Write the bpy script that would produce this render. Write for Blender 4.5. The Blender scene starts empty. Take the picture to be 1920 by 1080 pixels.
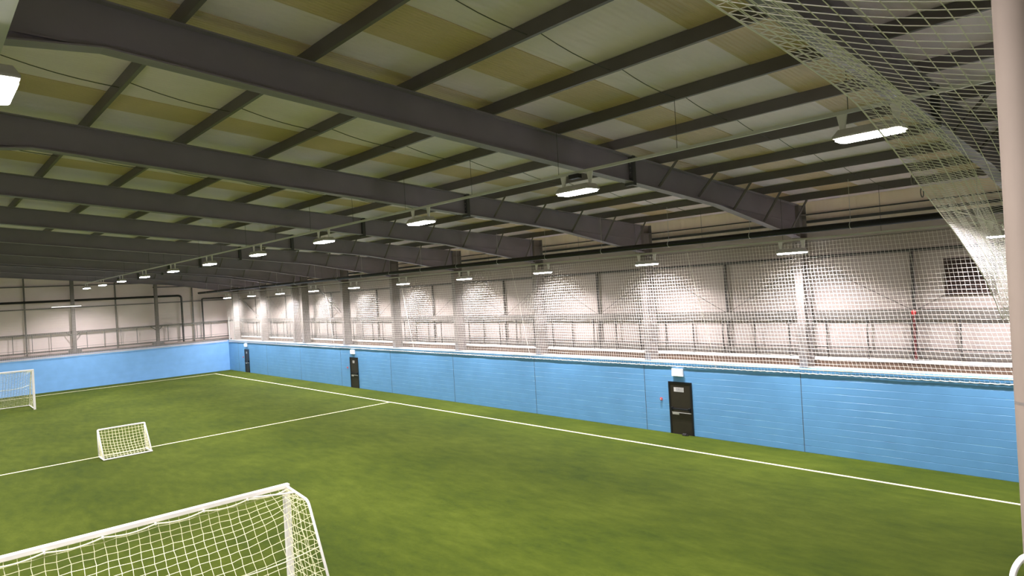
import bpy, math, random
from mathutils import Vector, Matrix
random.seed(7)
SC = bpy.context.scene
COL = SC.collection

# ------------------------------------------------------------------ helpers
class MB:
    def __init__(s): s.v = []; s.f = []
    def add(s, vs, fs):
        o = len(s.v); s.v += [tuple(a) for a in vs]; s.f += [tuple(i + o for i in f) for f in fs]; return s
    def box(s, x0, x1, y0, y1, z0, z1):
        return s.add([(x0,y0,z0),(x1,y0,z0),(x1,y1,z0),(x0,y1,z0),(x0,y0,z1),(x1,y0,z1),(x1,y1,z1),(x0,y1,z1)],
                     [(0,3,2,1),(4,5,6,7),(0,1,5,4),(1,2,6,5),(2,3,7,6),(3,0,4,7)])
    def prism(s, prof, a, b, fn):
        """profile (list of 2-D points) swept between a and b; fn(p, t) -> 3-D"""
        n = len(prof)
        s.add([fn(p, a) for p in prof] + [fn(p, b) for p in prof],
              [(i, (i+1) % n, n + (i+1) % n, n + i) for i in range(n)] + [tuple(range(n-1, -1, -1)), tuple(range(n, 2*n))])
        return s
    def tube(s, pts, r, n=6, cap=True):
        pts = [Vector(p) for p in pts]; N = len(pts); vs = []; prev = None
        for i, p in enumerate(pts):
            t = (pts[min(i+1, N-1)] - pts[max(i-1, 0)])
            t = t.normalized() if t.length > 1e-9 else Vector((0,0,1))
            if prev is None:
                u = Vector((0,0,1)) if abs(t.z) < .9 else Vector((0,1,0))
            else: u = prev
            a = (u - t * u.dot(t)).normalized(); b = t.cross(a); prev = a
            rr = r[i] if isinstance(r, (list, tuple)) else r
            for k in range(n):
                w = 2 * math.pi * k / n
                vs.append(p + (a * math.cos(w) + b * math.sin(w)) * rr)
        fs = [(i*n+k, i*n+(k+1) % n, (i+1)*n+(k+1) % n, (i+1)*n+k) for i in range(N-1) for k in range(n)]
        if cap: fs += [tuple(range(n-1, -1, -1)), tuple((N-1)*n + k for k in range(n))]
        return s.add(vs, fs)
    def build(s, name, m, parent=None, smooth=False, bevel=0):
        me = bpy.data.meshes.new(name); me.from_pydata(s.v, [], s.f); me.update()
        if smooth:
            for p in me.polygons: p.use_smooth = True
        o = bpy.data.objects.new(name, me); me.materials.append(m); COL.objects.link(o)
        if parent: o.parent = parent
        if bevel:
            b = o.modifiers.new('bevel', 'BEVEL'); b.width = bevel; b.segments = 2; b.limit_method = 'ANGLE'
        return o

def tag(o, label=None, cat=None, group=None, kind=None):
    if label: o['label'] = label
    if cat: o['category'] = cat
    if group: o['group'] = group
    if kind: o['kind'] = kind
    return o
def thing(name, label, cat, loc=(0,0,0), group=None):
    o = bpy.data.objects.new(name, None); COL.objects.link(o); o.location = loc; o.empty_display_size = .2
    return tag(o, label, cat, group)
def dup(root, loc, label):
    r = root.copy(); COL.objects.link(r); r.location = loc; r['label'] = label
    for ch in list(root.children):
        c = ch.copy(); COL.objects.link(c); c.parent = r
        for g in ch.children:
            d = g.copy(); COL.objects.link(d); d.parent = c
    return r
ORD = ['first','second','third','fourth','fifth','sixth','seventh','eighth','ninth','tenth','eleventh','twelfth','thirteenth']

# ------------------------------------------------------------------ materials
def S(c):
    return tuple(((x/255)/12.92 if x/255 <= .04045 else ((x/255+.055)/1.055)**2.4) for x in c) + (1,)
def mat(name, col, rough=.6, metal=0, var=0, scale=3, bump=0, bscale=40, spec=.5):
    m = bpy.data.materials.new(name); m.use_nodes = True; nt = m.node_tree; b = nt.nodes['Principled BSDF']
    b.inputs['Roughness'].default_value = rough; b.inputs['Metallic'].default_value = metal
    b.inputs['Specular IOR Level'].default_value = spec
    tc = nt.nodes.new('ShaderNodeTexCoord')
    no = nt.nodes.new('ShaderNodeTexNoise'); no.inputs['Scale'].default_value = scale; no.inputs['Detail'].default_value = 5
    nt.links.new(tc.outputs['Object'], no.inputs['Vector'])
    r = nt.nodes.new('ShaderNodeValToRGB'); c = S(col)
    r.color_ramp.elements[0].position = .3; r.color_ramp.elements[1].position = .7
    r.color_ramp.elements[0].color = tuple(x*(1-var) for x in c[:3]) + (1,)
    r.color_ramp.elements[1].color = tuple(min(1, x*(1+var)) for x in c[:3]) + (1,)
    nt.links.new(no.outputs['Fac'], r.inputs['Fac']); nt.links.new(r.outputs['Color'], b.inputs['Base Color'])
    if bump:
        n2 = nt.nodes.new('ShaderNodeTexNoise'); n2.inputs['Scale'].default_value = bscale
        nt.links.new(tc.outputs['Object'], n2.inputs['Vector'])
        bp = nt.nodes.new('ShaderNodeBump'); bp.inputs['Strength'].default_value = bump; bp.inputs['Distance'].default_value = .01
        nt.links.new(n2.outputs['Fac'], bp.inputs['Height']); nt.links.new(bp.outputs['Normal'], b.inputs['Normal'])
    return m
def emit(name, col, st):
    m = bpy.data.materials.new(name); m.use_nodes = True; b = m.node_tree.nodes['Principled BSDF']
    b.inputs['Base Color'].default_value = S((240,240,240)); b.inputs['Emission Color'].default_value = S(col)
    b.inputs['Emission Strength'].default_value = st
    return m

STEEL = mat('painted_steel', (132,125,133), .55, 0, .08, 1.2)
PURL = mat('galvanised_purlin', (100,94,94), .5, .0, .08, 2)
COLM = mat('column_paint', (122,115,109), .5, 0, .05, 2)
GALV = mat('galvanised_rail', (112,107,100), .5, .2, .08, 3)
POSTM = mat('dark_post', (74,70,66), .5, 0, .08, 3)
TRUNK = mat('white_trunking', (205,205,198), .5, 0, .04, 3)
DARK = mat('black_pipe', (22,20,18), .5, 0, .2, 3)
WHITE = mat('white_paint', (242,240,235), .4, 0, .03, 3)
HOUS = mat('lamp_housing', (196,192,188), .45, 0, .04, 8)
ROPE = mat('white_net_cord', (240,238,225), .8, 0, .05, 6)
CORD2 = mat('goal_net_cord', (236,234,196), .8, 0, .05, 6)
PLY = mat('brown_board', (92,76,62), .7, 0, .15, 2)
LEDGE = mat('pale_board', (190,176,164), .75, 0, .08, 2)
POLE = mat('pole_paint', (112,102,90), .85, 0, .04, 5)
BLACKD = mat('door_paint', (40,36,26), .45, 0, .12, 4)
FRAME = mat('door_frame_paint', (16,20,26), .4, 0, .1, 4)
RED = mat('red_plastic', (200,60,60), .4)
REDP = mat('red_pipe_paint', (100,50,48), .5, 0, .1, 3)
PLATE = mat('sign_plate', (200,200,196), .4)
GREYINK = mat('grey_ink', (110,112,116), .6)
LOUV = mat('louvre_brown', (66,50,44), .6, 0, .1, 5)
LINEM = mat('pitch_line', (236,232,190), .9, 0, .08, 30, .3, 200)
WIRE = mat('wire', (70,70,66), .6)
DIFF = emit('lamp_diffuser', (255,246,248), 46)
EXITM = emit('exit_light_face', (225,240,255), 2.2)

def turf():
    m = mat('artificial_turf', (96,122,36), .95, 0, 0, 1, spec=.15); nt = m.node_tree; b = nt.nodes['Principled BSDF']
    tc = nt.nodes.new('ShaderNodeTexCoord')
    def noise(sc, det, stretch=None, rot=0):
        n = nt.nodes.new('ShaderNodeTexNoise'); n.inputs['Scale'].default_value = sc; n.inputs['Detail'].default_value = det
        mp = nt.nodes.new('ShaderNodeMapping'); mp.inputs['Scale'].default_value = stretch or (1,1,1); mp.inputs['Rotation'].default_value = (0,0,rot)
        nt.links.new(tc.outputs['Object'], mp.inputs['Vector']); nt.links.new(mp.outputs['Vector'], n.inputs['Vector']); return n
    a = noise(.35, 6, (1,.7,1)); c = noise(3.5, 6, (1,.35,1), .5); f = noise(70, 3); g2 = noise(14, 4, (1,.5,1), .3)
    m1 = nt.nodes.new('ShaderNodeMath'); m1.operation = 'MULTIPLY_ADD'; m1.inputs[1].default_value = .55
    nt.links.new(a.outputs['Fac'], m1.inputs[0])
    m2 = nt.nodes.new('ShaderNodeMath'); m2.operation = 'MULTIPLY'; m2.inputs[1].default_value = .45
    nt.links.new(c.outputs['Fac'], m2.inputs[0]); nt.links.new(m2.outputs[0], m1.inputs[2])
    m3 = nt.nodes.new('ShaderNodeMath'); m3.operation = 'MULTIPLY_ADD'; m3.inputs[1].default_value = .22; 
    nt.links.new(g2.outputs['Fac'], m3.inputs[0]); nt.links.new(m1.outputs[0], m3.inputs[2])
    r = nt.nodes.new('ShaderNodeValToRGB'); e = r.color_ramp.elements
    e[0].position = .40; e[0].color = S((44,60,6)); e[1].position = .84; e[1].color = S((77,89,20))
    mid = e.new(.6); mid.color = S((61,74,9))
    nt.links.new(m3.outputs[0], r.inputs['Fac']); nt.links.new(r.outputs['Color'], b.inputs['Base Color'])
    bp = nt.nodes.new('ShaderNodeBump'); bp.inputs['Strength'].default_value = .6; bp.inputs['Distance'].default_value = .02
    nt.links.new(f.outputs['Fac'], bp.inputs['Height']); nt.links.new(bp.outputs['Normal'], b.inputs['Normal'])
    return m
TURF = turf()

def blocks(name, col, axis, mort=.004, bstr=.6, lines=True):
    """painted blockwork; axis 'y' for a wall running along Y, 'x' along X"""
    m = mat(name, col, .42, 0, .05, 1.5, spec=.5); nt = m.node_tree; b = nt.nodes['Principled BSDF']
    tc = nt.nodes.new('ShaderNodeTexCoord'); sp = nt.nodes.new('ShaderNodeSeparateXYZ'); cb = nt.nodes.new('ShaderNodeCombineXYZ')
    nt.links.new(tc.outputs['Object'], sp.inputs[0])
    nt.links.new(sp.outputs['Y' if axis == 'y' else 'X'], cb.inputs['X']); nt.links.new(sp.outputs['Z'], cb.inputs['Y'])
    br = nt.nodes.new('ShaderNodeTexBrick'); br.inputs['Scale'].default_value = 1; br.inputs['Brick Width'].default_value = 60
    br.inputs['Row Height'].default_value = .225; br.inputs['Mortar Size'].default_value = mort; br.inputs['Mortar Smooth'].default_value = .5
    br.inputs['Color1'].default_value = (1,1,1,1); br.inputs['Color2'].default_value = (.93,.93,.93,1); br.inputs['Mortar'].default_value = (.8,.8,.8,1)
    nt.links.new(cb.outputs[0], br.inputs['Vector'])
    mp = nt.nodes.new('ShaderNodeMapping'); mp.inputs['Scale'].default_value = (.8, 4.444, 1)
    nt.links.new(cb.outputs[0], mp.inputs['Vector'])
    nz = nt.nodes.new('ShaderNodeTexNoise'); nz.inputs['Scale'].default_value = 1.0; nz.inputs['Detail'].default_value = 3
    nt.links.new(mp.outputs[0], nz.inputs['Vector'])
    # joints: glints painted along the beds as light stretches, some stretches darker
    rr = nt.nodes.new('ShaderNodeValToRGB'); rr.color_ramp.elements[0].position = .38; rr.color_ramp.elements[1].position = .60
    rr.color_ramp.elements[0].color = (.60,.66,.74,1); rr.color_ramp.elements[1].color = (1.7,1.4,1.1,1)
    e = rr.color_ramp.elements.new(.44); e.color = (.95,.96,.98,1); e = rr.color_ramp.elements.new(.54); e.color = (1,1,1,1)
    nt.links.new(nz.outputs['Fac'], rr.inputs['Fac'])
    mx = nt.nodes.new('ShaderNodeMix'); mx.data_type = 'RGBA'; mx.blend_type = 'MULTIPLY'
    old = b.inputs['Base Color'].links[0].from_socket
    nt.links.new(old, mx.inputs[6]); nt.links.new(rr.outputs['Color'], mx.inputs[7])
    # joints of the beds only, stronger where the row index line passes
    nt.links.new(br.outputs['Fac'], mx.inputs[0])
    m2 = nt.nodes.new('ShaderNodeMix'); m2.data_type = 'RGBA'; m2.blend_type = 'MULTIPLY'; m2.inputs[0].default_value = .35
    nt.links.new(mx.outputs[2], m2.inputs[6]); nt.links.new(br.outputs['Color'], m2.inputs[7])
    nt.links.new(m2.outputs[2], b.inputs['Base Color'])
    bp = nt.nodes.new('ShaderNodeBump'); bp.inputs['Strength'].default_value = bstr; bp.inputs['Distance'].default_value = .01; bp.invert = True
    nt.links.new(br.outputs['Fac'], bp.inputs['Height']); nt.links.new(bp.outputs['Normal'], b.inputs['Normal'])
    return m
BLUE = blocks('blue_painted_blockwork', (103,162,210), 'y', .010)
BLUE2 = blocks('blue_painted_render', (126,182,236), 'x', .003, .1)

def sheet(name, col, coord, scale, dist=.02, var=.05, joint=None, st=.5):
    """profiled metal sheet: ribs as a wave bump along one object axis"""
    m = mat(name, col, .5, 0, var, .8); nt = m.node_tree; b = nt.nodes['Principled BSDF']
    tc = nt.nodes.new('ShaderNodeTexCoord'); w = nt.nodes.new('ShaderNodeTexWave'); w.bands_direction = coord
    w.inputs['Scale'].default_value = scale; w.inputs['Distortion'].default_value = 0
    nt.links.new(tc.outputs['Object'], w.inputs['Vector'])
    bp = nt.nodes.new('ShaderNodeBump'); bp.inputs['Strength'].default_value = st; bp.inputs['Distance'].default_value = dist
    nt.links.new(w.outputs['Fac'], bp.inputs['Height']); nt.links.new(bp.outputs['Normal'], b.inputs['Normal'])
    return m
ROOF = sheet('roof_liner_sheet', (228,214,224), 'Y', 2.6, .012)
LITE = sheet('rooflight_sheet', (204,180,150), 'Y', 4.2, .02, .1)
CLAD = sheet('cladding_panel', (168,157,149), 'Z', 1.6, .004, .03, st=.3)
CLADE = sheet('cladding_panel_lit', (246,230,224), 'Z', 1.6, .004, .03, st=.3)  # same sheet as CLAD, base lightened to stand in for light on the end
CORR = sheet('corrugated_sheet', (255,236,212), 'Y', 1.2, .05)
PLAIN = mat('plain_grey_wall', (170,170,165), .8, 0, .05)

# ------------------------------------------------------------------ dimensions
XR, YE, HW = 21.87, 62.59, 2.80
FR = [3.11, 9.46, 15.81, 22.16, 28.51, 34.86, 41.21, 47.60, 49.20, 55.55, 61.95]
SL = .081
def ztop(x): return 10.146 - SL*abs(x) if x >= 0 else 10.146 + SL*x
PURX = [2.9 + 1.87*i for i in range(11)]
XC = 23.2           # cladding plane of the right wall
YC = 63.75          # cladding plane of the end wall
Y0 = -1.6

# ------------------------------------------------------------------ setting
tag(MB().box(-24, 23.6, Y0, 64, -.2, 0).build('floor', TURF), kind='structure')
w = tag(MB().box(XR, XR+.3, Y0, YE+.3, 0, HW).build('wall_right', BLUE), kind='structure')
for k in range(9):
    y = 9.45 + 6.3488*k
    MB().box(XR-.004, XR+.002, y-.009, y+.009, 0, HW-.16).build('movement_joint', WIRE, w)
tag(MB().box(-24, XR-.001, YE, YE+.3, 0, HW).build('wall_back', BLUE2), kind='structure')
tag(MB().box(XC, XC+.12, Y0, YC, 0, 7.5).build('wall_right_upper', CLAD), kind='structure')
tag(MB().box(XC, XC+.1, Y0, YC, 7.5, 8.72).build('wall_right_eaves', CORR), kind='structure')
g = MB().prism([(-24,0),(23.2,0),(23.2,8.55),(0,10.44),(-24,8.45)], YC, YC+.12, lambda p,t:(p[0],t,p[1]))
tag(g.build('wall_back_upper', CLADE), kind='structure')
tag(MB().box(-24.2, -24, Y0, YC, 0, 8.6).build('wall_left', PLAIN), kind='structure')
g = MB().prism([(-24,0),(23.2,0),(23.2,8.55),(0,10.44),(-24,8.45)], Y0-.12, Y0, lambda p,t:(p[0],t,p[1]))
tag(g.build('wall_front', PLAIN), kind='structure')
zs = .225
cl = MB().add([(0,Y0,ztop(0)+zs),(XC+.1,Y0,ztop(XC+.1)+zs),(XC+.1,YC,ztop(XC+.1)+zs),(0,YC,ztop(0)+zs),
               (-24,Y0,ztop(24)+zs),(-24,YC,ztop(24)+zs),
               (0,Y0,ztop(0)+zs+.1),(XC+.1,Y0,ztop(XC+.1)+zs+.1),(XC+.1,YC,ztop(XC+.1)+zs+.1),(0,YC,ztop(0)+zs+.1),
               (-24,Y0,ztop(24)+zs+.1),(-24,YC,ztop(24)+zs+.1)],
              [(0,1,2,3),(0,3,5,4),(6,9,8,7),(6,10,11,9)]).build('ceiling', ROOF)
tag(cl, kind='structure')
# rooflight strips running down the slope, one or two to a bay
LY = [(3.95,5.0),(7.2,8.3),(9.3,10.2),(13.75,14.8)] + [(FR[i]-2.0+.9*(i>2)*0, FR[i]-.95) for i in (3,4,5,6,7,9,10)] + [(18.0,19.0),(24.3,25.3),(30.7,31.7)]
for (a, b) in LY:
    q = MB(); x0, x1 = .1, 22.6
    for (xa, xb) in [(x0, x1)]:
        q.add([(xa,a,ztop(xa)+zs-.012),(xb,a,ztop(xb)+zs-.012),(xb,b,ztop(xb)+zs-.012),(xa,b,ztop(xa)+zs-.012),
               (xa,a,ztop(xa)+zs+.004),(xb,a,ztop(xb)+zs+.004),(xb,b,ztop(xb)+zs+.004),(xa,b,ztop(xa)+zs+.004)],
              [(0,1,2,3),(4,7,6,5),(0,4,5,1),(1,5,6,2),(2,6,7,3),(3,7,4,0)])
    o = q.build('rooflight', LITE, cl); o['label'] = 'tan translucent rooflight strip'

# white lines
def line(name, label, x0,x1,y0,y1):
    tag(MB().box(x0,x1,y0,y1,.0005,.012).build(name, LINEM), label, 'line marking')
line('touchline', 'long white touchline on the green turf beside the right-hand blue wall', 19.82,19.92, 1.5, 60.5)
line('halfway_line', 'white halfway line across the turf, running under the small goal', -18, 19.82, 31.92, 32.02)
line('goal_line', 'thin white goal line on the turf along the far blue end wall', -18, 19.92, 60.5, 60.6)

# ------------------------------------------------------------------ portal rafters
def ibeam_rafter(k, Y):
    t = thing('roof_rafter', 'grey steel roof rafter, %s across the hall from the camera%s' %
              (ORD[k], ', half hidden by the net' if k == 0 else ''), 'roof beam', (0, Y, 0), 'steel rafters across the hall')
    bw, tf = .125, .022
    def slab(pts_up, pts_dn, y0, y1):  # polygon in XZ extruded in Y
        return MB().prism(pts_dn + pts_up[::-1], y0, y1, lambda p, tt: (p[0], tt, p[1]))
    # web outline
    top = [(-2, ztop(2)), (0, ztop(0)), (22.25, ztop(22.25))]
    bot = [(-2, 9.20), (0, 9.17), (1.95, 9.37), (13.0, ztop(13)-.64), (16.9, 8.10), (20.86, 7.46), (22.25, 7.22)]
    w = MB()
    pr = bot + top[::-1]
    w.prism(pr, -.008, .008, lambda p, tt: (p[0], tt, p[1])); w.build('web', STEEL, t)
    def flange(pts, up):
        q = MB(); n = len(pts)
        pr = list(pts) + [(x, z + up*tf) for x, z in pts[::-1]]
        for a, b in zip(pts[:-1], pts[1:]):
            q.prism([a, b, (b[0], b[1]+up*tf), (a[0], a[1]+up*tf)], -bw, bw, lambda p, tt: (p[0], tt, p[1]))
        return q
    flange(top, -1).build('top_flange', STEEL, t)
    flange(bot, 1).build('bottom_flange', STEEL, t)
    # line of the cut beam inside the haunches
    q = MB()
    a, b = (13.0, ztop(13)-.64), (22.2, ztop(22.2)-.62)
    q.prism([a, b, (b[0], b[1]+.02), (a[0], a[1]+.02)], -.03, .03, lambda p, tt: (p[0], tt, p[1]))
    q.build('haunch_seam', STEEL, t); q = MB()
    a, b = (-1.5, 9.46), (1.95, 9.38)
    q.prism([a, b, (b[0], b[1]+.02), (a[0], a[1]+.02)], -.05, .05, lambda p, tt: (p[0], tt, p[1]))
    q.build('haunch_seam', STEEL, t)
    # bolted splice at X = 13
    q = MB().box(12.93, 13.05, -.13, .13, ztop(13)-.70, ztop(13)+.01)
    sp = q.build('splice_plate', mat_dark, t)
    for i in range(6 if k in (1, 2) else 0):
        for s in (-1, 1):
            z = ztop(13)-.62+i*.11
            MB().tube([(12.90, s*.07, z), (13.08, s*.07, z)], .014, 6).build('bolt', GALV, sp)
    if Y < 60:
        for i, x in enumerate(PURX):
            if x < 13.5: continue
            zb = ztop(x)-.6 if x < 16.9 else (8.10+(x-16.9)*(7.46-8.10)/3.96)
            q = MB().tube([(x, -.05, zb+.03), (x+.02, -.75, ztop(x)+.16)], .036, 4)
            q.build('knee_brace', PURL, t)
    return t
mat_dark = mat('splice_steel', (62,62,60), .6)
for k, Y in enumerate(FR): ibeam_rafter(k, Y)

# purlins
for i, x in enumerate(PURX + [-.55 - 0*1, ]):
    if x < 0: lab = 'dark steel purlin beside the roof ridge, at the left edge'
    else: lab = 'dark steel roof purlin running down the hall, %s one right of the roof ridge' % ORD[i]
    zt = ztop(x)
    q = MB()
    pr = [(-.035,.005),(-.035,.03),(-.03,.22),(.035,.22),(.035,.214),(-.024,.214),(-.024,.012),(.03,.0),(.03,.006)]
    pr = [(-.032,.0),(.034,.0),(.034,.035),(.028,.035),(.028,.007),(-.026,.007),(-.026,.213),(.028,.213),(.028,.19),(.034,.19),(.034,.22),(-.032,.22)]
    q.prism(pr, Y0+.02, YC-.02, lambda p, t: (x+p[0]*1.0, t, zt+p[1]+.001))
    o = q.build('roof_purlin', PURL)
    tag(o, lab, 'purlin', 'roof purlins')
# anti-sag rods at mid bay
for k in range(len(FR)-1):
    if FR[k+1]-FR[k] < 3: continue
    y = (FR[k]+FR[k+1])/2 + .17
    t = thing('sag_rod_line', 'thin dark rods strung between purlins, in the %s roof bay from the camera' % ORD[k], 'rod', (0, y, 0), 'sag rods between purlins')
    xs = [1.0] + PURX
    for a, b in zip(xs[:-1], xs[1:]):
        pts = []
        for j in range(7):
            u = j/6; x = a + (b-a)*u
            z = ztop(x) + (.19*(1-u) + .04*u) - .10*math.sin(math.pi*u)*.6
            pts.append((x, 0, z))
        MB().tube(pts, .0085, 4).build('rod', WIRE, t)

# ------------------------------------------------------------------ columns
def column(i, Y):
    t = thing('steel_column', '', 'column', (22.2, Y, 0), 'steel columns behind the right-hand wall')
    w = .14
    h = ztop(22.2)
    MB().box(0, .02, -w, w, 0, h).build('front_flange', COLM, t)
    MB().box(.54, .56, -w, w, 0, h).build('back_flange', COLM, t)
    MB().box(.02, .54, -.009, .009, 0, h).build('web', COLM, t)
    for z in (7.2, 8.0): MB().box(.02, .54, -w+.01, -.009, z, z+.02).build('stiffener', COLM, t)
    t['label'] = 'grey steel I-section column behind the right-hand wall, %s counted from the near end' % ORD[i]
for i, Y in enumerate(FR): column(i, Y)

# end wall columns
for i, x in enumerate((3.75, 9.9, 16.05)):
    t = thing('gable_column', '%s grey steel column above the far end wall' % ['leftmost, mostly out of frame,','left-hand tall','right-hand tall'][i], 'column', (x, 63.08, 0), 'columns of the far end wall')
    h = ztop(x)-.2
    MB().box(-.12, .12, -.13, -.11, 0, h).build('front_flange', COLM, t)
    MB().box(-.12, .12, .11, .13, 0, h).build('back_flange', COLM, t)
    MB().box(-.008, .008, -.11, .11, 0, h).build('web', COLM, t)
    for s in (-1, 1):
        MB().box(min(s*.13, s*.45), max(s*.13, s*.45), -.1, .1, HW+.1, HW+.42).build('cleat', GALV, t)
        MB().tube([(s*.13, 0, 4.25), (s*.5, .3, 4.56)], .03, 5).build('gusset_strut', GALV, t)

# ------------------------------------------------------------------ wall framing, right
t = thing('right_wall_framing', 'grey rails and thin posts against pale cladding above right-hand wall', 'wall framing', (0, 0, 0))
def box_part(name, m, p, *a): return MB().box(*a).build(name, m, p)
box_part('ledge_board', LEDGE, t, XR+.3, 22.98, 0, 63.3, HW-.06, HW-.02)
box_part('kick_board', PLY, t, 22.86, 22.89, 0, 63.3, HW-.02, 3.02)
box_part('white_sill', WHITE, t, 22.83, 23.12, 0, 63.3, 3.02, 3.08)
box_part('low_channel', GALV, t, 23.06, 23.12, 0, 63.3, 3.17, 3.36)
box_part('thin_rail', WIRE, t, 23.07, 23.1, 0, 63.3, 3.42, 3.45)
q = MB().prism([(0,0),(.07,0),(.07,.015),(.015,.015),(.015,.285),(.07,.285),(.07,.30),(0,.30)], 0, 63.3, lambda p, u: (23.02+p[0], u, 4.39+p[1]))
q.build('band_channel', GALV, t)
q = MB().prism([(0,0),(.05,0),(.05,.09),(0,.09)], 0, 63.3, lambda p, u: (23.12+p[0], u, 6.5+p[1])); q.build('top_rail', mat_dark, t)
box_part('eaves_rail', mat_dark, t, 23.04, 23.14, 0, 63.3, 7.50, 7.56)
box_part('eaves_rail', mat_dark, t, 23.04, 23.14, 0, 63.3, 7.74, 7.83)
box_part('eaves_rail', mat_dark, t, 23.1, 23.16, 0, 63.3, 8.02, 8.06)
for k in range(48):
    y = 1.2 + 1.293*k
    box_part('short_post', POSTM, t, 23.0, 23.045, y-.02, y+.02, 3.02, 4.45)
for i in range(len(FR)-1):
    if FR[i+1]-FR[i] < 3: continue
    ym = (FR[i]+FR[i+1])/2
    box_part('tall_post', POSTM, t, 23.04, 23.12, ym-.04, ym+.04, 3.02, 6.52)
    for s, ye in ((-1, FR[i]), (1, FR[i+1])):
        MB().tube([(23.08, ym + s*.05, 4.66), (23.08, ye, 6.45)], .009, 4).build('brace_wire', WIRE, t)
# braces of the two braced bays
for nm, lb, P in (('diagonal_brace', 'pale diagonal tube brace from double columns to low pipe, right-hand wall', [(22.95, 46.2, 6.9),(22.95, 42.0, 4.5),(22.95,41.95,2.9)]),
                  ('diagonal_brace', 'pale diagonal tube brace nearest the far corner, right-hand wall', [(22.95, 61.7, 6.55),(22.95, 57.6, 4.6)])):
    tag(MB().tube(P, .085, 8).build(nm, COLM), lb, 'brace')
# louvre
t = thing('louvre_vent', 'brown louvred vent in pale cladding at the right edge', 'vent', (23.15, 4.15, 5.08))
q = MB(); q.box(0,.05,0,1.3,0,.04).box(0,.05,0,1.3,1.1,1.14).box(0,.05,0,.04,.04,1.1).box(0,.05,1.26,1.3,.04,1.1); q.build('frame', LOUV, t)
MB().box(.035,.05,.04,1.26,.04,1.1).build('back_panel', DARK, t)
for i in range(13):
    z = .06+.08*i
    MB().add([(-.01,.04,z),(-.01,1.26,z),(.035,1.26,z+.06),(.035,.04,z+.06),(-.01,.04,z+.008),(-.01,1.26,z+.008),(.035,1.26,z+.068),(.035,.04,z+.068)],
             [(0,3,2,1),(4,5,6,7),(0,1,5,4),(1,2,6,5),(2,3,7,6),(3,0,4,7)]).build('blade', LOUV, t)
t = thing('red_pipe', 'dull red upright pipe with bright red head on the right-hand cladding', 'pipe', (22.96, 6.28, 3.1))
MB().tube([(0,0,0),(0,0,1.45)], .035, 8).build('pipe', REDP, t)
MB().tube([(0,0,1.42),(0,0,1.5),(0,0,1.56)], [.05,.075,.05], 10).build('valve_head', RED, t)

# ------------------------------------------------------------------ wall framing, end
t = thing('end_wall_framing', 'grey rails and thin posts against pale cladding above far end wall', 'wall framing', (0, 0, 0))
box_part('ledge_board', LEDGE, t, -4, 22.0, YE+.3, 63.5, HW-.06, HW-.02)
box_part('low_channel', GALV, t, -4, 22.3, 62.94, 62.95, HW+.0, HW+.14)
box_part('low_channel', GALV, t, -4, 22.3, 63.44, 63.5, HW+.3, HW+.42)
box_part('thin_rail', WIRE, t, -4, 22.3, 63.44, 63.46, 3.36, 3.38)
box_part('band_channel', GALV, t, -4, 23.0, 63.46, 63.54, 4.5, 4.64)
box_part('top_rail', PURL, t, -4, 23.0, 63.6, 63.68, 6.56, 6.64)
box_part('top_rail', PURL, t, -4, 16, 63.6, 63.68, 8.35, 8.43)
box_part('top_rail', PURL, t, 16, 23.0, 63.6, 63.68, 7.95, 8.03)
for k in range(19):
    x = 1.0 + 1.23*k + (.28 if k % 5 == 2 else 0)
    if min(abs(x-c) for c in (3.75, 9.9, 16.05)) < .25: continue
    box_part('short_post', GALV, t, x-.02, x+.02, 63.46, 63.5, 3.2, 4.52)
for x in (6.8, 13.05, 19.2):
    box_part('tall_post', GALV, t, x-.055, x+.055, 63.55, 63.6, 2.8, ztop(x)-.1)
# black pipes
def bend(pts, r):
    out = [Vector(pts[0])]
    for i in range(1, len(pts)-1):
        a, b, c = Vector(pts[i-1]), Vector(pts[i]), Vector(pts[i+1])
        d1 = (a-b).normalized(); d2 = (c-b).normalized()
        for j in range(7):
            u = j/6; out.append((b+d1*r)*(1-u)**2 + b*2*u*(1-u) + (b+d2*r)*u**2)
    out.append(Vector(pts[-1])); return out
tag(MB().tube(bend([(2, 63.32, 7.16), (18.2, 63.32, 7.16), (18.2, 63.32, 3.0)], .3), .09, 10).build('black_pipe', DARK, smooth=True),
    'black pipe along the far end wall, turning down at its right end', 'pipe', 'black pipes on the end wall')
tag(MB().tube(bend([(22.1, 63.32, 6.78), (19.95, 63.32, 6.78), (19.95, 63.32, 3.0)], .12), .075, 10).build('black_pipe', DARK, smooth=True),
    'short black downpipe nearest the far corner of the end wall', 'pipe', 'black pipes on the end wall')
t = thing('glint_strip', 'slim glowing strip added as a white glint on the far end wall', 'lamp', (9.6, 62.85, 6.66))  # bright glint built as a glowing bar with casing, not a fitted lamp
MB().box(-1.2, .9, -.05, .05, .05, .12).build('housing', HOUS, t)  # casing of the added glint strip
MB().box(-1.15, .85, -.04, .04, 0, .05).build('diffuser', emit('glint_glow', (255,245,240), 1.2), t)  # glowing face of the added glint strip
tag(MB().tube([(21.95, 62.45, HW-.1), (21.95, 62.45, 4.9)], .04, 8).build('corner_post', WHITE), 'thin white post in the far corner where the nets meet', 'post')

# ------------------------------------------------------------------ flue pipe at the eaves, hung on rods
t = thing('flue_pipe', 'long black pipe hung under rafter ends along right-hand side', 'pipe', (19.3, 0, 7.28))
MB().tube([(0, y, 0) for y in (-1.0, 62)], .095, 14).build('pipe', DARK, t, smooth=True)
for k in range(21):
    y = .8+2.95*k
    q = MB().tube([(0, y, .09), (0, y, ztop(19.3)-7.28-.02)], .006, 4)
    q.tube([(0.1*math.cos(a), y, .1*math.sin(a)) for a in [j*math.pi/5 for j in range(11)]], .01, 4)
    q.build('hanger', TRUNK, t)

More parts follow.
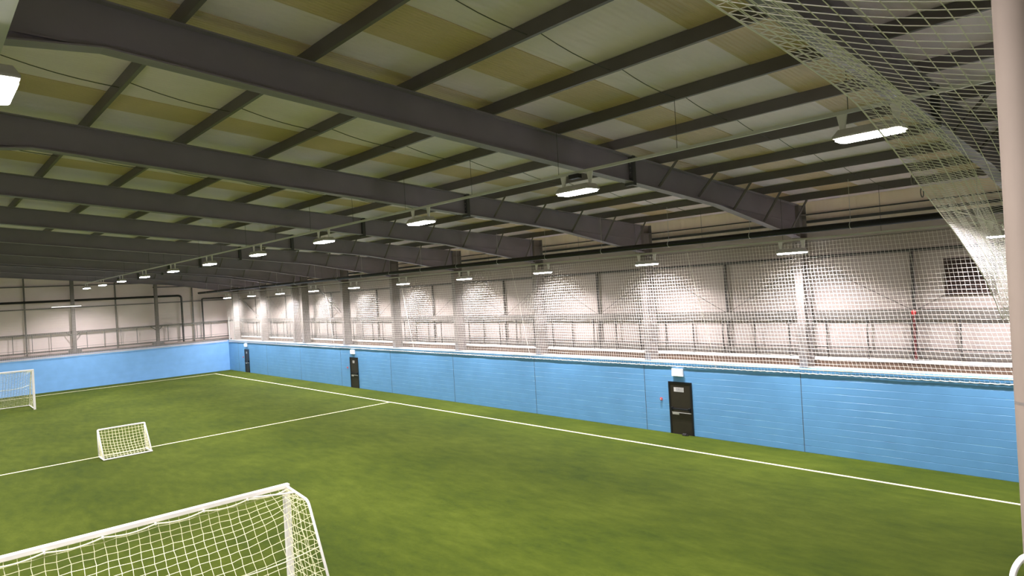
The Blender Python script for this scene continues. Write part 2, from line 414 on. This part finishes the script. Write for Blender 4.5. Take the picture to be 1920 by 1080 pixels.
# ------------------------------------------------------------------ lamps
ZT = 8.38
def make_lamp(loc, label, group):
    t = thing('high_bay_lamp', label, 'lamp', loc, group)     # origin at the underside of the trunking, lamp hangs below
    L, W = .455, .185
    q = MB()  # tapered housing
    q.add([(-W,-L,-.37),(W,-L,-.37),(W,L,-.37),(-W,L,-.37),(-W,-L,-.34),(W,-L,-.34),(W,L,-.34),(-W,L,-.34),
           (-W*.75,-L*.84,-.24),(W*.75,-L*.84,-.24),(W*.75,L*.84,-.24),(-W*.75,L*.84,-.24)],
          [(0,3,2,1),(0,1,5,4),(1,2,6,5),(2,3,7,6),(3,0,4,7),(4,5,9,8),(5,6,10,9),(6,7,11,10),(7,4,8,11),(8,9,10,11)])
    q.build('housing', HOUS, t, bevel=.01)
    q = MB(); n = 24; pts = []
    for z, s in ((-.365, .95), (-.40, .95), (-.405, .88)):
        for (sx, sy) in ((-1,-1),(1,-1),(1,1),(-1,1)):
            for j in range(4):
                a = {(-1,-1):math.pi,(1,-1):-math.pi/2,(1,1):0,(-1,1):math.pi/2}[(sx,sy)] + j/3*math.pi/2
                r = .07
                pts.append((s*(sx*(W-r)+r*math.cos(a)), s*(sy*(L-r)+r*math.sin(a)), z))
    N = 16
    q.add(pts, [(k*N+i, k*N+(i+1)%N, (k+1)*N+(i+1)%N, (k+1)*N+i) for k in range(2) for i in range(N)] + [tuple(2*N+i for i in range(N))[::-1]])
    q.build('diffuser', DIFF, t)
    for s in (-1, 1):
        y = s*.36
        MB().add([(-.012,y-.075,0),(-.012,y+.075,0),(-.012,y+.03,-.25),(-.012,y-.03,-.25),(.012,y-.075,0),(.012,y+.075,0),(.012,y+.03,-.25),(.012,y-.03,-.25)],
                 [(0,1,2,3),(7,6,5,4),(0,4,5,1),(1,5,6,2),(2,6,7,3),(3,7,4,0)]).build('bracket', WHITE, t)
    ld = bpy.data.lights.get('bay_light') or bpy.data.lights.new('bay_light', 'AREA')
    ld.shape = 'RECTANGLE'; ld.size = .34; ld.size_y = .88; ld.energy = 330; ld.color = (1, .92, .97); ld.spread = math.radians(140)
    lo = bpy.data.objects.new('lamp_light', ld); COL.objects.link(lo); lo.parent = t; lo.location = (0,0,-.408)
    return t
def trunk(x, z, label, w=.05, name='lighting_trunking', y1=61.5):
    t = thing(name, label, 'trunking', (x, 0, z), 'lighting trunking runs')
    MB().box(-w/2, w/2, -1.2, y1, .0, .055).build('rail', TRUNK, t)
    for k in range(22):
        y = .6+2.9*k
        if y > y1-.3: break
        MB().tube([(0, y, .05), (0, y, ztop(x)-z+.0)], .006, 4).build('hanger_wire', WIRE, t)
    return t
ROWS = [('left', .65, 8.55, 2.02, 'left-hand row', 11), ('middle', 10.24, 8.345, 3.228, 'middle row', 11), ('right', 20.8, 7.06, 3.443, 'row along the right-hand net', 11)]
trunk(.68, 8.55, 'pale lighting trunking at the top left edge', .14)
trunk(10.24, 8.345, 'thin white lighting trunking carrying the middle row of lamps')
trunk(20.8, 7.06, 'grey lighting trunking along the right-hand net, below the black pipe')
first = None
for (nm, x, z, y0, lab, n) in ROWS:
    for k in range(n):
        y = y0 + 5.584*k
        if y > 62: continue
        side = 'glowing rectangular high-bay lamp, %s from the camera in the %s' % (ORD[k], lab)
        if first is None:
            first = make_lamp((x, y, z), side, 'high-bay lamps')
        else: dup(first, (x, y, z), side)
for x, z in ((-10.2, 8.4), (-20.5, 7.3)):  # unseen lamp rows, kept in for the light they give from the left
    trunk(x, z, 'unseen thin white lighting trunking in the left half of the hall, %s run' % ('inner' if x > -15 else 'outer'))
    for k in range(6):
        dup(first, (x, 3.3+11.5*k, z), 'unseen high-bay lamp in the left half of the hall, %s of the %s' % (ORD[k], 'inner row' if x > -15 else 'outer row'))
# sensor box on trunking
tag(MB().box(10.18, 10.30, 8.72, 8.98, 8.255, 8.343).build('sensor_box', DARK), 'small black sensor box on trunking above nearest middle-row lamp', 'sensor')

# ------------------------------------------------------------------ doors in the blue wall
def door(n, y0, y1, plate_wide):
    t = bpy.data.objects.new('door_%d' % n, None); COL.objects.link(t); t.location = (XR, (y0+y1)/2, 0); t['kind'] = 'structure'
    w = (y1-y0)/2; h = 2.05
    q = MB(); q.box(-.03,.02,-w,-w+.07,0,h).box(-.03,.02,w-.07,w,0,h).box(-.03,.02,-w+.07,w-.07,h-.06,h); q.build('frame', FRAME, t)
    leaf = MB().box(-.012,.01,-w+.07,w-.07,.01,h-.06).build('leaf', BLACKD, t)
    MB().box(-.085,-.05,-w+.12,w-.12,.96,1.02).build('push_bar', FRAME, leaf, bevel=.006)
    MB().box(-.085,-.012,-w+.10,-w+.17,.93,1.05).build('bar_bracket', FRAME, leaf); MB().box(-.085,-.012,w-.17,w-.10,.93,1.05).build('bar_bracket', FRAME, leaf)
    MB().box(-.016,-.012,-w+.08,w-.10,.835,.86).build('silver_strip', PLATE, leaf)
    MB().box(-.018,-.012,w-.42,w-.12,.76,.86).build('lower_label', PLATE, leaf)
    s = .22 if plate_wide else .12
    pl = MB().box(-.018,-.012,-s+.06,s+.06,1.66,1.83).build('notice_plate', PLATE, leaf)
    q = MB(); random.seed(3)
    for r in range(3):
        y = s+.06-.10 if plate_wide else s+.05
        while y > -s+.09:
            l = random.uniform(.03,.08); l = min(l, y-(-s+.07)); q.box(-.0195,-.018,y-l,y,1.69+.045*r,1.705+.045*r+.008); y -= l+.015
    q.build('printed_lines', GREYINK, pl)
    MB().box(-.03,.0,-w+.07,w-.07,0,.012).build('threshold', FRAME, t)
    # exit light over the door
    names = ['nearest door', 'middle door', 'far door']
    e = thing('exit_light', 'lit white exit light box on blue wall above the %s' % names[n-1], 'exit light', (XR-.003, (y0+y1)/2+.05, 2.27), 'exit lights over the doors')
    MB().box(-.09, 0, -.24, .24, 0, .30).build('housing', WHITE, e, bevel=.012)
    MB().box(-.096, -.09, -.215, .215, .03, .27).build('lit_face', EXITM, e)
    c = thing('call_point', 'small red fire alarm call point left of the %s' % names[n-1], 'alarm', (XR-.002, y1+.36, 1.27), 'fire alarm call points')
    MB().box(-.055, 0, -.045, .045, 0, .1).build('housing', RED, c, bevel=.006)
    MB().box(-.058, -.055, -.025, .025, .025, .07).build('glass_panel', PLATE, c)
door(1, 13.63, 14.67, True); door(2, 38.84, 39.92, False); door(3, 57.75, 58.75, False)
t = thing('door_stop', 'small black wedge on the turf at foot of nearest door', 'door stop', (21.72, 13.98, 0.012))
MB().add([(-.05,-.09,0),(.06,-.09,0),(.06,.09,0),(-.05,.09,0),(-.03,-.07,.06),(.05,-.08,.075),(.05,.08,.075),(-.03,.07,.06)],
         [(0,3,2,1),(4,5,6,7),(0,1,5,4),(1,2,6,5),(2,3,7,6),(3,0,4,7)]).build('wedge', DARK, t, bevel=.01)
MB().box(-.02,.04,-.17,-.09,0,.03).build('tail', DARK, t, bevel=.008)

# ------------------------------------------------------------------ perimeter nets
def wall_net():
    t = thing('perimeter_net', 'long white square-mesh net hanging above the right-hand blue wall', 'net', (0, 0, 0))
    step = .12; z0, z1 = 2.66, 7.04
    def X(y, z): 
        u = (z-z0)/(z1-z0)
        return XR-.026 - .12*u + .03*math.sin(y*1.0+z*.6)*math.sin(math.pi*u) + .003*math.sin(y*2.7)
    q = MB()
    n = int(66/step)
    for i in range(n):
        y = -3.0+step*i
        if y > YE-.12: break
        sh = .32*math.exp(-max(0, y-4)/8)
        q.tube([(X(y, z), y+.02*math.sin(z*2+y)+sh*(z-z0)*(1-.09*(z-z0)), z) for z in (z0, 3.4, 4.3, 5.2, 6.1, z1)], .0042, 3, False)
    z = z0
    while z <= z1:
        q.tube([(X(y, z), y, z + .012*math.sin(y*1.7+z)) for y in [-1.5+.8*j for j in range(81)] if y < YE], .0042, 3, False)
        z += step
    q.build('mesh_cords', ROPE, t)
    r = MB(); pts = []
    y = -1.5
    while y < YE-.1:
        pts.append((X(y, z0)-.005, y, z0 + .012*math.sin(y*26))); y += .08
    r.tube(pts, .013, 4, False); r.build('edge_rope', ROPE, t)
    r = MB(); r.tube([(X(y, 2.79)-.008, y, 2.795+.004*math.sin(y*2)) for y in [-1.5+.5*j for j in range(129)] if y < YE-.1], .016, 5, False)
    r.build('lacing_rope', ROPE, t)
    MB().tube([(XR-.15, -1.5, z1), (XR-.15, YE-.1, z1)], .008, 5).build('top_cable', WIRE, t)
    for ys in (2.9, 12.6, 22.4, 32.2, 42, 51.8):
        r = MB(); r.tube([(X(ys+(z-3)*.2, z)-.006, ys + (z-3)*.2, z) for z in (z0, 3.4, 4.3, 5.2, 6.1, z1)], .009, 4, False); r.build('seam_cord', ROPE, t)
wall_net()
def end_net():
    t = thing('perimeter_net', 'white mesh net hanging above the far blue end wall', 'net', (0, 0, 0))
    step = .12; z0, z1 = 2.66, 7.0; Y = YE-.08
    q = MB(); x = -3
    while x < XR-.1:
        q.tube([(x, Y+.02*math.sin(x), z0), (x, Y+.03*math.sin(x*.7), 4.8), (x, Y, z1)], .0038, 3, False); x += step
    z = z0
    while z <= z1: q.tube([(-3+1.0*j, Y+.02*math.sin(j), z) for j in range(25)], .0038, 3, False); z += step
    q.build('mesh_cords', ROPE, t)
    MB().tube([(-3, Y-.01, 2.69), (XR-.1, Y-.01, 2.69)], .012, 4).build('edge_rope', ROPE, t)
    MB().box(-3, XR-.1, YE-.03, YE-.002, 2.72, 2.8).build('coping_strip', mat('coping_paint', (190,190,205), .5), t)
end_net()

# ------------------------------------------------------------------ near net curtain, drawn from the ridge side to the right-hand wall
BOR = [(2.205,1.496,7.369),(2.76,1.524,7.332),(3.131,1.52,7.299),(3.635,1.528,7.267),(4.614,1.571,7.198),(5.286,1.628,7.104),(6.322,1.754,6.967),(8.854,2.127,6.71),(10.709,2.309,6.369),(13.389,2.543,5.691),(15.411,2.708,4.905)]
RGT = [(3.168,0.46,7.164),(3.575,0.421,7.075),(3.865,0.424,7.014),(4.224,0.43,6.927),(4.942,0.445,6.824),(5.518,0.453,6.736),(6.478,0.515,6.575),(8.614,0.709,6.198),(10.48,0.882,5.782),(12.872,1.111,5.089),(14.731,1.291,4.497)]
FLD = [(2.686,1.457,7.503),(3.373,1.43,7.445),(3.822,1.422,7.393),(4.427,1.404,7.325),(5.549,1.382,7.182),(6.411,1.398,7.065),(7.514,1.462,6.872),(10.233,1.795,6.521),(12.18,2.029,6.114),(14.335,2.343,5.458),(16.218,2.638,4.737)]
def cr(P, t):
    n = len(P)-1; t = max(0, min(n-1e-6, t)); i = int(t); u = t-i
    p = [Vector(P[max(0,min(n,j))]) for j in (i-1,i,i+1,i+2)]
    return .5*((2*p[1]) + (p[2]-p[0])*u + (2*p[0]-5*p[1]+4*p[2]-p[3])*u*u + (3*p[1]-p[0]-3*p[2]+p[3])*u**3)
def resample(P, step):
    out = [0.0]; acc = 0; last = cr(P, 0); t = 0
    while t < len(P)-1:
        t += .004; c = cr(P, t); acc += (c-last).length; last = c
        if acc >= step: out.append(t); acc = 0
    return out
t = thing('net_curtain', 'white net curtain draped overhead at the top right, beside the pole', 'net', (0, 0, 0))
ts = resample(BOR, .105)
q = MB(); prev = None
def P1(tt, u):
    a = cr(BOR, tt); b = cr(RGT, tt); p = a.lerp(b, u); p.z -= .05*math.sin(math.pi*u); return p
for tt in ts: q.tube([P1(tt, u/7) for u in range(8)], .0029, 3, False)
nu = 12
for j in range(1, nu+1): q.tube([P1(tt, j/nu) for tt in ts[::2]], .0029, 3, False)
q.build('mesh_cords', ROPE, t)
q = MB()
def P2(tt, u):
    a = cr(BOR, tt); b = cr(FLD, tt); p = a.lerp(b, u); p.z += .06*math.sin(math.pi*u); return p
ts2 = [a+.012 for a in ts]
for tt in ts2: q.tube([P2(tt, u/4) for u in range(5)], .0029, 3, False)
for j in range(1, 9): q.tube([P2(tt, j/8) for tt in ts[::2]], .0029, 3, False)
q.build('folded_cords', ROPE, t)
pts = [cr(BOR, a)  for a in [len(BOR)*.0 + j*.02 for j in range(500)]]
MB().tube(pts, .006, 5, False).build('edge_rope', ROPE, t)
for tt in (6.35, 6.6):
    c = cr(BOR, tt); MB().tube([c+Vector((-.06+.05*math.cos(a), .0, -.02+.05*math.sin(a))) for a in [j*math.pi/5 for j in range(11)]], .006, 5).build('hook_ring', GALV, t)
MB().tube([cr(BOR, 6.9), cr(RGT, 7.4)], .006, 4).build('stay_cord', ROPE, t)

# ------------------------------------------------------------------ near pole with rope loop
t = thing('net_pole', 'tall pale pole close to the camera at the right edge', 'pole', (2.54, .375, 0))
MB().tube([(0,0,0),(0,0,ztop(2.5))], .053, 32).build('tube', POLE, t, smooth=True)
MB().tube([(0,0,5.6),(0,0,5.61)], .0532, 32).build('joint_line', GALV, t)
HK = [(2.325,.43,5.06),(2.333,.422,5.122),(2.339,.416,5.148),(2.35,.406,5.168),(2.362,.395,5.179),(2.382,.375,5.184),(2.43,.35,5.16),(2.47,.34,5.1)]
tag(MB().tube([cr(HK, j*.25) for j in range(29)], .0085, 8).build('rope_loop', WHITE, smooth=True), 'thick white rope loop tied at pole, bottom right corner', 'rope')

# ------------------------------------------------------------------ goals
def net_surface(q, F, nu, nv, r, wob=.012):
    g = [[F(i/nu, j/nv) + Vector((random.uniform(-wob,wob), random.uniform(-wob,wob), random.uniform(-wob,wob)))*(0 if j in (0,) else 1) for j in range(nv+1)] for i in range(nu+1)]
    for i in range(nu+1): q.tube(g[i], r, 3, False)
    for j in range(nv+1): q.tube([g[i][j] for i in range(nu+1)], r, 3, False)
def big_goal(name, label, xr, Y, W, H, d, rp, netr, nstep, top_back, xl_net=None):
    """d = -1: net towards the camera, +1: away"""
    t = thing(name, label, 'goal', (xr, Y, 0))
    q = MB().prism([(-rp,-rp*.7),(rp,-rp*.7),(rp,rp*.7),(-rp,rp*.7)], -W-rp, rp, lambda p, u: (u, p[0], H+p[1])); q.build('crossbar', WHITE, t, bevel=.012)
    for x in (0, -W):
        MB().box(x-rp, x+rp, -rp, rp, 0, H-rp*.7).build('goalpost', WHITE, t, bevel=.012)
    A = Vector((0, d*top_back[0], H-top_back[1])); B = Vector((0, d*top_back[2], .05))
    for x in (0, -W):
        MB().tube(bend([(x, 0, H), (x, A.y, A.z), (x, B.y, B.z)], .12), .026, 8).build('side_stanchion', WHITE, t, smooth=True)
        MB().tube([(x, 0, .04), (x, B.y, .04)], .028, 8).build('ground_bar', WHITE, t)
        s = 1 if x == 0 else -1
        MB().tube([(x, d*.42, H-.05), (x-s*.75, 0, H-.05)], .018, 6).build('corner_stay', WHITE, t)
    MB().tube([(0, B.y, .04), (-W, B.y, .04)], .028, 8).build('back_bar', WHITE, t)
    def prof(v, u):
        # u: 0 right .. 1 left ; v: 0 crossbar .. 1 ground at the back
        e = min(u, 1-u)*W
        k = math.exp(-(e/.55)**1.2)
        L1 = abs(A.y)+.1; L2 = (B-A).length; s = v*(L1+L2)
        st = Vector((0, A.y*s/L1, H-.03-(top_back[1])*s/L1)) if s < L1 else A.lerp(B, (s-L1)/L2)
        sg = Vector((0, B.y*(v**1.5), (H-.08)*(1-v)**.92 + .04))
        p = sg.lerp(st, k); p.x = -u*W
        return p
    q = MB(); nu = int(W/nstep); nv = int((H+1.2)/nstep)
    net_surface(q, lambda u, v: prof(v, u), nu, nv, netr)
    q.build('back_netting', CORD2, t)
    for x, u in ((0, 0.0), (-W, 1.0)):
        q = MB()
        def side(a, v, x=x, u=u):
            p = prof(v, u); return Vector((x + (.10 if x < 0 else -.10)*math.sin(math.pi*a)*math.sin(math.pi*v), p.y*a, p.z if True else 0))
        net_surface(q, side, 9, nv, netr, .02)
        q.build('side_netting', CORD2, t)
    # rope hem hanging in swags from clips along the bar
    q = MB(); pts = []
    n = 120
    for i in range(n+1):
        x = -W*i/n; ph = (x/.78) % 1
        pts.append((x, d*.09, H-.05-.05*math.sin(math.pi*ph)))
    q.tube(pts, .014, 5, False); q.build('net_hem', CORD2, t)
    for i in range(int(W/.78)+1): MB().box(-.78*i-.012, -.78*i+.012, min(d*.04, d*.11), max(d*.04, d*.11), H-.07, H-.035).build('net_clip', WHITE, t)
    q = MB(); pts = [prof(.42+.10*math.cos(math.pi*u), u) + Vector((0, d*.02, 0)) for u in [j/60 for j in range(61)]]
    q.tube(pts, netr*2, 4, False); q.build('seam_cord', CORD2, t)
    return t
random.seed(11)
big_goal('football_goal', 'large white football goal in the foreground, seen from behind', 5.30, 12.5, 7.32, 2.44, -1, .058, .0054, .162, (.95, .10, 2.15))
big_goal('football_goal', 'large white football goal far down the pitch at the left edge', 5.82, 52.2, 7.32, 2.58, 1, .062, .006, .15, (.7, .10, 2.6))
# small goal on the halfway line
t = thing('small_goal', 'small white portable goal standing on the halfway line', 'goal', (7.38, 31.86, 0))
W, H, D = 1.75, 1.14, .95
MB().tube([(0,0,H),(-W,0,H)], .036, 10).build('crossbar', WHITE, t, smooth=True)
for x in (0, -W):
    MB().tube([(x,0,.03),(x,0,H)], .034, 10).build('goalpost', WHITE, t, smooth=True)
    MB().tube([(x,-.02,H),(x,-D,.03)], .024, 10).build('slanted_stay', WHITE, t, smooth=True)
    MB().tube([(x,.02,.035),(x,-D,.035)], .032, 10).build('ground_bar', WHITE, t, smooth=True)
MB().tube([(.03,-D,.035),(-W-.03,-D,.035)], .034, 10).build('back_bar', WHITE, t, smooth=True)
q = MB()
def sg(u, v):
    s = math.sin(math.pi*u)**.6 if 0 < u < 1 else 0
    return Vector((-W*u, -D*v + .16*math.sin(math.pi*v)*s, H*(1-v)+.03*v - .10*math.sin(math.pi*v)*s))
net_surface(q, sg, 14, 11, .0075, .008); q.build('back_netting', CORD2, t)
for x in (0, -W):
    q = MB()
    net_surface(q, lambda a, v, x=x: Vector((x, -D*v*a, H*(1-v)+.03*v)), 6, 11, .0075, .008)
    q.build('side_netting', CORD2, t)

# ------------------------------------------------------------------ world, camera
wd = bpy.data.worlds.new('World'); SC.world = wd; wd.use_nodes = True
wd.node_tree.nodes['Background'].inputs[0].default_value = (.01,.01,.012,1); wd.node_tree.nodes['Background'].inputs[1].default_value = .2
f, yaw, pitch, roll = 1215.605, .7516, .0012, -.0574757
fw = Vector((math.sin(yaw)*math.cos(pitch), math.cos(yaw)*math.cos(pitch), math.sin(pitch)))
r0 = Vector((math.cos(yaw), -math.sin(yaw), 0)); u0 = r0.cross(fw)
rr = r0*math.cos(roll)+u0*math.sin(roll); uu = -r0*math.sin(roll)+u0*math.cos(roll)
cd = bpy.data.cameras.new('Camera'); co = bpy.data.objects.new('Camera', cd); COL.objects.link(co)
M = Matrix(((rr.x,uu.x,-fw.x,0),(rr.y,uu.y,-fw.y,0),(rr.z,uu.z,-fw.z,6.05),(0,0,0,1)))
co.matrix_world = M; cd.sensor_width = 36; cd.sensor_fit = 'HORIZONTAL'; cd.lens = f/1920*36; cd.clip_start = .05; cd.clip_end = 300
SC.camera = co
vs = SC.view_settings; vs.view_transform = 'Standard'; vs.look = 'None'; vs.gamma = 1; vs.use_curve_mapping = False; vs.exposure = .5
